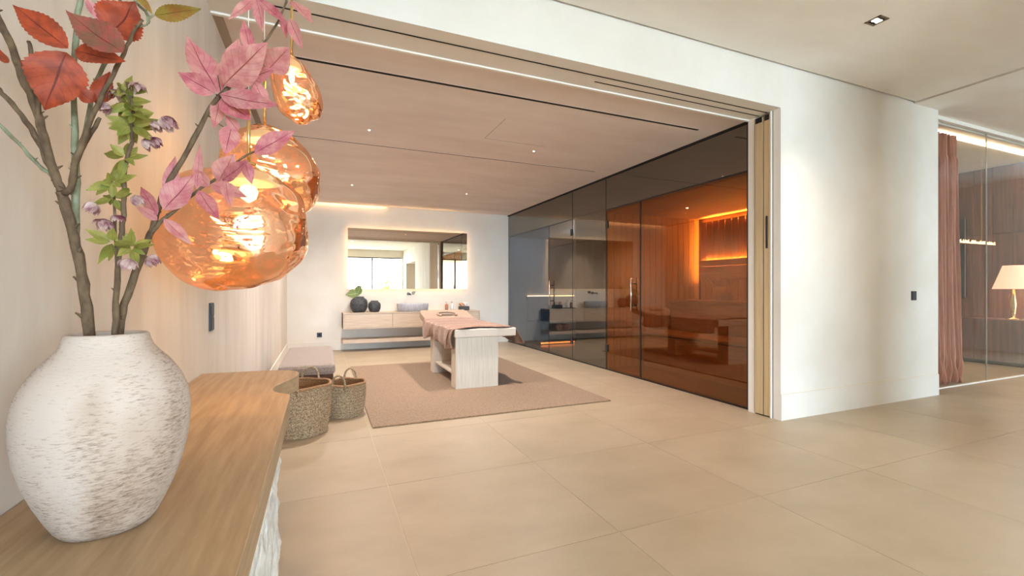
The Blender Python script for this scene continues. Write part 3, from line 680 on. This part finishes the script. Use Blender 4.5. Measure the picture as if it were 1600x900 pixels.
for bb_, tt, wd, m, dd_, kw in (((106, 76), (20, 8), 40, red_l, .83, {}), ((104, 82), (70, 172), 72, red_l, .82, dict(fold=.15)), ((192, 82), (103, 17), 50, dusty, .80, dict(fold=.3)), ((174, 56), (210, 2), 66, red_l, .83, dict(fold=.2)), ((118, 80), (196, 96), 34, red_l, .82, dict(fold=.5)), ((72, 116), (30, 94), 22, red_l, .85, {}), ((150, 162), (172, 112), 26, red_l, .86, {}), ((146, 160), (120, 138), 24, red_l, .845, {}), ((150, 150), (178, 150), 18, red_l, .86, {}), ((242, 24), (314, 14), 23, olive, .83, dict(fold=.3)), ((212, -8), (238, 22), 12, olive, .83, {}), ((6, 98), (-6, 70), 18, red_l, .84, {})):
    leaf(rb, bb_, tt, wd, dd_, m, tooth=.045, nu=26, **kw)
for bb_, tt, wd in (((155, 28), (132, -6), 14), ((158, 40), (163, -4), 22), ((175, 52), (150, 22), 12)): leaf(rb, bb_, tt, wd, .89, pink[0])
# --- pink branch
pb = thing('leafy_branch', 'brown branch with pink leaves arching right over the pendant lamps', 'branch', at(186, 528, .9), 'tall branches in the clay vase')
b = MB(); twig(b, [(182, 640), (187, 520), (199, 462), (226, 390), (241, 348), (258, 294), (294, 234), (330, 168), (366, 126)], .90, 1.0, .0070, .0042)
twig(b, [(366, 126), (392, 95), (414, 66), (438, 28), (452, -14)], 1.0, 1.05, .003, .002); b.build('stem', bark, pb)
b = MB(); twig(b, [(236, 364), (255, 343), (276, 327), (306, 300), (342, 276), (384, 243), (402, 237)], .93, 1.02, .0042, .0020); twig(b, [(338, 148), (346, 150), (340, 118)], .99, .98, .0016, .001, .0004); twig(b, [(325, 180), (340, 192), (360, 206)], .98, 1.0, .0018, .0012, .0005); b.build('side_stem', bark, pb)
PL = [((341, 146), (292, 56), 46, .98), ((336, 146), (278, 113), 30, .97), ((350, 133), (418, 66), 50, .98), ((344, 148), (434, 164), 32, .97), ((346, 152), (392, 188), 38, .98), ((344, 154), (334, 200), 20, 1.0), ((362, 196), (352, 242), 28, 1.0), ((398, 240), (461, 204), 30, 1.0), ((342, 285), (366, 240), 34, .99), ((256, 328), (304, 272), 40, .94), ((246, 336), (220, 292), 18, .94), ((256, 342), (300, 382), 18, .94), ((262, 306), (274, 244), 20, .96), ((310, 298), (342, 342), 24, .97), ((330, 288), (386, 308), 22, .98), ((308, 296), (312, 226), 13, .97), ((382, 250), (394, 288), 18, 1.0), ((418, 110), (452, 74), 40, 1.02), ((396, 126), (420, 170), 20, 1.0), ((392, 84), (380, 32), 18, 1.0), ((398, -2), (357, 30), 16, 1.02), ((400, -4), (410, 50), 17, 1.02), ((404, -2), (450, 36), 16, 1.02), ((456, 2), (488, 36), 24, 1.03), ((452, 30), (472, 76), 18, 1.03), ((440, 24), (448, 60), 10, 1.03), ((366, 122), (372, 60), 34, 1.0), ((372, 204), (352, 180), 16, 1.0), ((348, 282), (388, 250), 22, .985), ((326, 292), (300, 262), 18, .975), ((246, 344), (212, 322), 14, .945), ((376, 126), (430, 108), 26, 1.01), ((352, 282), (360, 322), 18, .98), ((384, 130), (404, 96), 22, 1.02)]
for i, (bb_, tt, wd, dd_) in enumerate(PL): leaf(pb, bb_, tt, wd, dd_, pink[i % 3], tooth=.02, nu=14)
# --- flowering sprig
fb = thing('flower_sprig', 'slim green sprig with yellow-green leaves and small purple flowers', 'flower', at(180, 528, .88), None)
b = MB(); twig(b, [(177, 640), (180, 520), (182, 456), (187, 390), (193, 336), (196, 264), (207, 210), (205, 150), (198, 128)], .895, .87, .0056, .0026)
twig(b, [(184, 440), (180, 372), (178, 312), (175, 270)], .89, .885, .003, .0018); b.build('stem', bark, fb)
for (u, v, n, L_) in ((204, 196, 15, 34), (208, 176, 9, 28), (200, 160, 11, 30), (196, 246, 8, 34), (176, 285, 9, 30), (178, 310, 7, 26), (176, 378, 8, 38), (206, 386, 8, 34), (196, 140, 5, 26)):
    for k in range(n):
        a = 2 * pi * k / n + random.uniform(-.3, .3); l_ = L_ * random.uniform(.6, 1.45)
        du = l_ * math.cos(a); dv = -l_ * math.sin(a) * .75 + random.uniform(-6, 4)
        leaf(fb, (u + du * .1, v + dv * .1), (u + du, v + dv), random.uniform(8, 13), .875, green[k % 2], dt=random.uniform(-.03, .03), tooth=0, nu=7, curl=random.uniform(-.1, .3), fold=.45)
for (u, v, s, dr) in ((184, 140, 13, 0), (214, 130, 12, 0), (254, 182, 17, 1), (170, 163, 12, -1), (226, 216, 14, 1), (238, 214, 12, 1), (208, 306, 13, 1), (150, 318, 13, -1), (164, 342, 14, 0), (200, 404, 14, 0), (232, 400, 13, 1), (184, 336, 9, 0), (240, 188, 13, 1)):
    pm = MB(); n = 11
    c0 = at(u, v, .865)
    for k in range(n):
        a = 2 * pi * k / n; sp_ = random.uniform(.5, .95)
        dirv = Vector((math.cos(a) * sp_ * .6 + dr * .5, math.sin(a) * sp_ * .6, -.75 + random.uniform(-.15, .5))).normalized()
        L0 = s * 1.5 * .87 / F
        lm = leaf_mb(c0, c0 + dirv * L0, L0 * .5, Vector((math.cos(a), math.sin(a), .4)).normalized(), -.2, .3, 0, 5, 2)
        o_ = len(pm.v); pm.v += lm.v; pm.uv += lm.uv
        for f in lm.f: pm.face([o_ + i for i in f], True)
    pm.build('flower', petal, fb)
# ================================================================= PENDANTS
def shell_mat():
    m, nt, P, N, L = newmat('copper_mirror_glass'); nt.nodes.remove(P)
    t = N('ShaderNodeBsdfTransparent'); t.inputs[0].default_value = (1, .81, .62, 1)
    g = N('ShaderNodeBsdfGlossy'); g.inputs[0].default_value = (.96, .64, .44, 1); g.inputs['Roughness'].default_value = .02
    tc = N('ShaderNodeTexCoord'); nz = N('ShaderNodeTexNoise'); nz.inputs['Scale'].default_value = 3.6; nz.inputs['Detail'].default_value = 1.5; nz.inputs['Distortion'].default_value = 2.2
    mp = N('ShaderNodeMapping'); mp.inputs['Scale'].default_value = (.7, .7, 2.4); L(tc.outputs['Object'], mp.inputs[0]); L(mp.outputs[0], nz.inputs['Vector'])
    bp = N('ShaderNodeBump'); bp.inputs['Strength'].default_value = .42; bp.inputs['Distance'].default_value = .03; L(nz.outputs['Fac'], bp.inputs['Height']); L(bp.outputs[0], g.inputs['Normal'])
    fr = N('ShaderNodeLayerWeight'); fr.inputs['Blend'].default_value = .35
    mr_ = N('ShaderNodeMapRange'); mr_.inputs['To Min'].default_value = .6; mr_.inputs['To Max'].default_value = .92; L(fr.outputs['Facing'], mr_.inputs[0])
    mx = N('ShaderNodeMixShader'); L(mr_.outputs[0], mx.inputs[0]); L(t.outputs[0], mx.inputs[1]); L(g.outputs[0], mx.inputs[2]); L(mx.outputs[0], nt.nodes['Material Output'].inputs[0])
    return m
shell = shell_mat()
from mathutils import noise as NZ
def pendant(cx, cy, cz, rx, rz, rod_top, rod_px, label, seed, skew, sag=.1, wd=1, power=12):
    t = thing('pendant_lamp', label, 'pendant lamp', (cx, cy, cz - rz), 'molten copper glass pendants')
    b = MB(); nu, nv = 72, 112
    R3 = Matrix.Rotation(YAW, 3, 'Z').inverted() if False else Matrix.Rotation(-YAW, 3, 'Z')
    top_z = None
    for i in range(nu + 1):
        ph = pi * (i + .0) / nu
        if i == 0: ph = .10
        if i == nu: ph = pi - .02
        for k in range(nv):
            th = 2 * pi * k / nv
            n = Vector((math.sin(ph) * math.cos(th), math.sin(ph) * math.sin(th), math.cos(ph)))
            d = 1 + .13 * NZ.noise(n * 1.1 + Vector((seed, 0, 0))) + .05 * NZ.noise(n * 2.4 + Vector((0, seed, 0))) + .012 * NZ.noise(n * 4.3 + Vector((seed, 0, seed)))
            # skew: lower right sags, left flattens
            p = Vector((n.x * rx * d, n.y * rx * d * .96, n.z * rz * d))
            p.z += skew * p.x
            p.x += sag * p.z
            q = R3 @ p
            b.v.append((cx + q.x, cy + q.y, cz + q.z))
    for i in range(nu):
        for k in range(nv): b.face([i * nv + k, (i + 1) * nv + k, (i + 1) * nv + (k + 1) % nv, i * nv + (k + 1) % nv], True)
    b.face([nu * nv + k for k in range(nv)][::-1], True)
    ring = [Vector(b.v[k]) for k in range(nv)]; tc = sum(ring, Vector()) / nv; rr = (ring[0] - tc).length
    b.build('shade', shell, t)
    MB().tube([tc + Vector((0, 0, .004)), tc - Vector((0, 0, .012))], rr * 1.02, 32).build('collar', gold, t)
    MB().tube([tc, (tc.x, tc.y, rod_top)], .006 , 12).build('rod', gold, t)
    MB().tube([(tc.x, tc.y, rod_top), (tc.x, tc.y, ZC if tc.y < YO else ZS)], .0016, 6).build('cable', white, t)
    hs = rx * .42
    dz = -.10 * rz
    MB().lathe([(.01, .0), (hs * .5, -.006), (hs * .85, -.02), (hs, -.045), (hs * .7, -.05), (.01, -.05)], tuple(tc + Vector((0, 0, dz))), 32).build('reflector', plate_m, t)
    MB().lathe([(.004, -.10), (rx * .10, -.085), (rx * .13, -.06), (rx * .10, -.04), (.01, -.035)], tuple(tc + Vector((0, 0, dz - .02))), 20).build('bulb', bulb_m, t)
    light('pendant_glow', 'POINT', tuple(tc + Vector((0, 0, dz - .16 * (rx / .25)))), power, (1, .62, .28), .03)
    light('pendant_spot', 'SPOT', tuple(tc + Vector((0, 0, dz - .17 * (rx / .25)))), power * 4.5, (1, .72, .36), .04, spot=math.radians(95), blend=1)
pendant(-.285, 1.955, 1.425, .252, .238, 1.90, None, 'largest copper glass pendant, lowest of three, above the console end', 3.1, -.10, .14, power=3)
pendant(-.218, 2.38, 1.755, .213, .20, 2.25, None, 'middle-sized copper glass pendant behind the largest lamp', 8.4, -.10, -.16, power=6)
pendant(-.117, 2.44, 2.165, .110, .162, 2.75, None, 'smallest copper glass pendant, highest of three', 5.7, -.12, -.12, power=2.5)
# ================================================================= RIGHT ROOM THINGS
gr = thing('glass_screen', 'clear glass screen with one visible joint right of the cream wall', 'glass wall', (9, 3.0, 0))
XJ = math.tan(math.atan((1541 - 800) / F) + YAW) * 3.0
box(6.44, XJ - .002, 2.996, 3.004, .01, ZC).build('pane', glass_c, gr); box(XJ + .002, 10.4, 2.996, 3.004, .01, ZC).build('pane', glass_c, gr)
box(XJ - .004, XJ + .004, 2.994, 3.006, .01, ZC).build('joint', mat('silicone_joint', H('b9b6ae'), rough=.3), gr)
box(6.44, 10.44, 2.985, 3.015, 0, .012).build('bottom_rail', white, gr)
tp = MB(); tp.box(6.44, 10.44, 2.95, 2.99, ZC - .03, ZC + .015); tp.box(6.44, 10.44, 3.01, 3.04, ZC - .045, ZC + .015); tp.build('top_rail', white, gr)
def curtain():
    x0, x1 = 6.75, 7.62
    def fn(u, v):
        z = .004 + (3.17 - .004) * v; w_ = 1 - .10 * math.sin(pi * min(1, v * 1.0)) ; xx = x0 + (x1 - x0) * u * (.94 + .10 * (1 - v) ** 3 - (.05 if v > .9 else 0))
        a = .030 + .022 * (1 - v); y = 3.14 + a * math.sin(u * 2 * pi * 10 + .6 * math.sin(v * 5)) + .012 * math.sin(u * 47 + v * 6) * (1 - v) + (.02 * math.sin(v * 60 + u * 20) * max(0, .15 - v) / .15)
        return (xx + .012 * math.sin(u * 40 + v * 4), y, z)
    return MB().grid(fn, 180, 60)
cu = curtain().build('curtain', mat('terracotta_sheer', H('bf7f69'), H('a86a55'), 4, .85, .2, stretch=(12, 12, 1), sheen=.3), loc=(7.2, 3.14, 0)); sd = cu.modifiers.new('t', 'SOLIDIFY'); sd.thickness = .003
tag(cu, 'terracotta pink pleated curtain gathered behind the glass screen', 'curtain')
strip('light_strip', 'long warm white strip on the ceiling behind the glass screen', 7.3, 10.4, 3.24, 3.29, ZC - .012, ZC - .0, led_p)
box(6.5, 10.4, 3.34, 3.37, ZC + .0, ZC + .015)
tag(box(7.2, 9.3, 3.9, 6.6, 0, .012).build('area_rug', mat('rust_rug', H('9a6552'), H('84523f'), 40, .95, .5), loc=(8.2, 5.2, 0)), 'rust coloured rug lying beyond the glass screen', 'rug')
sc = thing('wall_screen', 'black television screen partly hidden by the terracotta curtain', 'television', (10.42, 4.62, 1.05))
box(10.40, 10.438, 4.19, 5.2, 1.05, 2.43).build('panel', mat('screen_glass', (.01, .01, .012), rough=.08), sc); box(10.397, 10.401, 4.185, 4.20, 1.05, 2.43).build('bezel', chrome, sc)
cb = thing('low_cabinet', 'low walnut cabinet along the panelled wall beyond the glass screen', 'cabinet', (10.1, 4.2, 0))
box(9.80, 10.435, 3.25, 5.6, .06, .72).build('body', walnut, cb); 
for i in range(4): box(9.785, 9.80, 3.26 + .585 * i, 3.84 + .585 * i - .006, .07, .71).build('door', walnut, cb, bevel=.002)
box(9.85, 10.43, 3.3, 5.55, 0, .06).build('base', black, cb)
tl_ = thing('reflection_lamp', 'lamp with glowing pleated shade standing in for a reflection in the glass', 'lamp', (10.05, 3.47, .72))  # stands in for a lampshade reflected in the glass screen
MB().lathe([(.09, 0), (.09, .012), (.02, .03), (.03, .12), (.045, .25), (.02, .4), (.01, .48)], (10.05, 3.47, .72), 24).build('base', gold, tl_)
MB().lathe([(.235, 1.2), (.12, 1.57)], (10.05, 3.47, 0), 120, fn=lambda r, z, th, j: r * (1 + .02 * math.cos(60 * th)), close=False).build('lamp_shade', emit('lit_linen', (1, .60, .40), .5), tl_)
light('reflection_lamp_bulb', 'POINT', (10.05, 3.47, 1.1), 10, (1, .75, .5), .05)  # light added for the stand-in lamp
ch = thing('reflection_chandelier', 'long brass bar of crystal sticks standing in for a chandelier reflection', 'chandelier', (9.1, 3.75, 1.92))  # stands in for a chandelier reflected in the glass screen
box(8.0, 10.2, 3.72, 3.78, 1.90, 1.915).build('bar', gold, ch)
m = MB(); 
for i in range(160):
    x = 8.02 + 2.16 * i / 160; h = random.uniform(.02, .06); m.tube([(x, 3.75 + random.uniform(-.03, .03), 1.915), (x + random.uniform(-.01, .01), 3.75 + random.uniform(-.04, .04), 1.915 + h)], .005, 4)
m.build('crystals', emit('crystal_sparkle', (1, .78, .42), 1.2), ch, kind='stuff')  # glow on the crystals stands in for reflected glitter
for x in (8.4, 9.8): MB().tube([(x, 3.75, 1.915), (x, 3.75, ZC + .015)], .002, 6).build('wire', gold, ch)
t = thing('downlight', 'tiny fill downlight added in the ceiling beyond the glass screen', 'downlight', (9.4, 4.6, ZC + .015))
MB().tube([(9.4, 4.6, ZC + .008), (9.4, 4.6, ZC + .015)], .03, 16).build('lens', spot_m, t)
light('downlight_or_fill_lamp', 'SPOT', (9.0, 4.8, ZC - .02), 60, (1, .78, .55), .05, spot=math.radians(130), blend=.8)  # fill spot added to brighten the room beyond the glass
light('downlight_or_fill_lamp', 'SPOT', (8.6, 1.2, ZC - .02), 50, (1, .86, .70), .05, spot=math.radians(120), blend=.8)  # fill spot added over the right of the lounge, no fitting
# green shrub on the terrace, seen in the mirror
sg = thing('terrace_shrub', 'green shrub on the terrace, seen reflected in the mirror', 'shrub', (3.75, -10.5, 0))
m = MB()
for i in range(500):
    a = random.uniform(0, 2 * pi); r = random.uniform(0, .7); z = random.uniform(.2, 1.7); c0 = Vector((3.75 + r * math.cos(a), -10.5 + r * math.sin(a), z)); dv = Vector((random.uniform(-1, 1), random.uniform(-1, 1), random.uniform(-.2, 1))).normalized()
    lm = leaf_mb(c0, c0 + dv * .2, .06, Vector((.3, 1, .5)).normalized(), .1, .2, 0, 3, 2); o_ = len(m.v); m.v += lm.v; m.uv += lm.uv
    for f in lm.f: m.face([o_ + i_ for i_ in f], True)
m.build('foliage', green[0], sg, kind='stuff'); MB().tube([(3.75, -10.5, -.02), (3.75, -10.5, 1.0)], .03, 8).build('trunk', bark, sg)
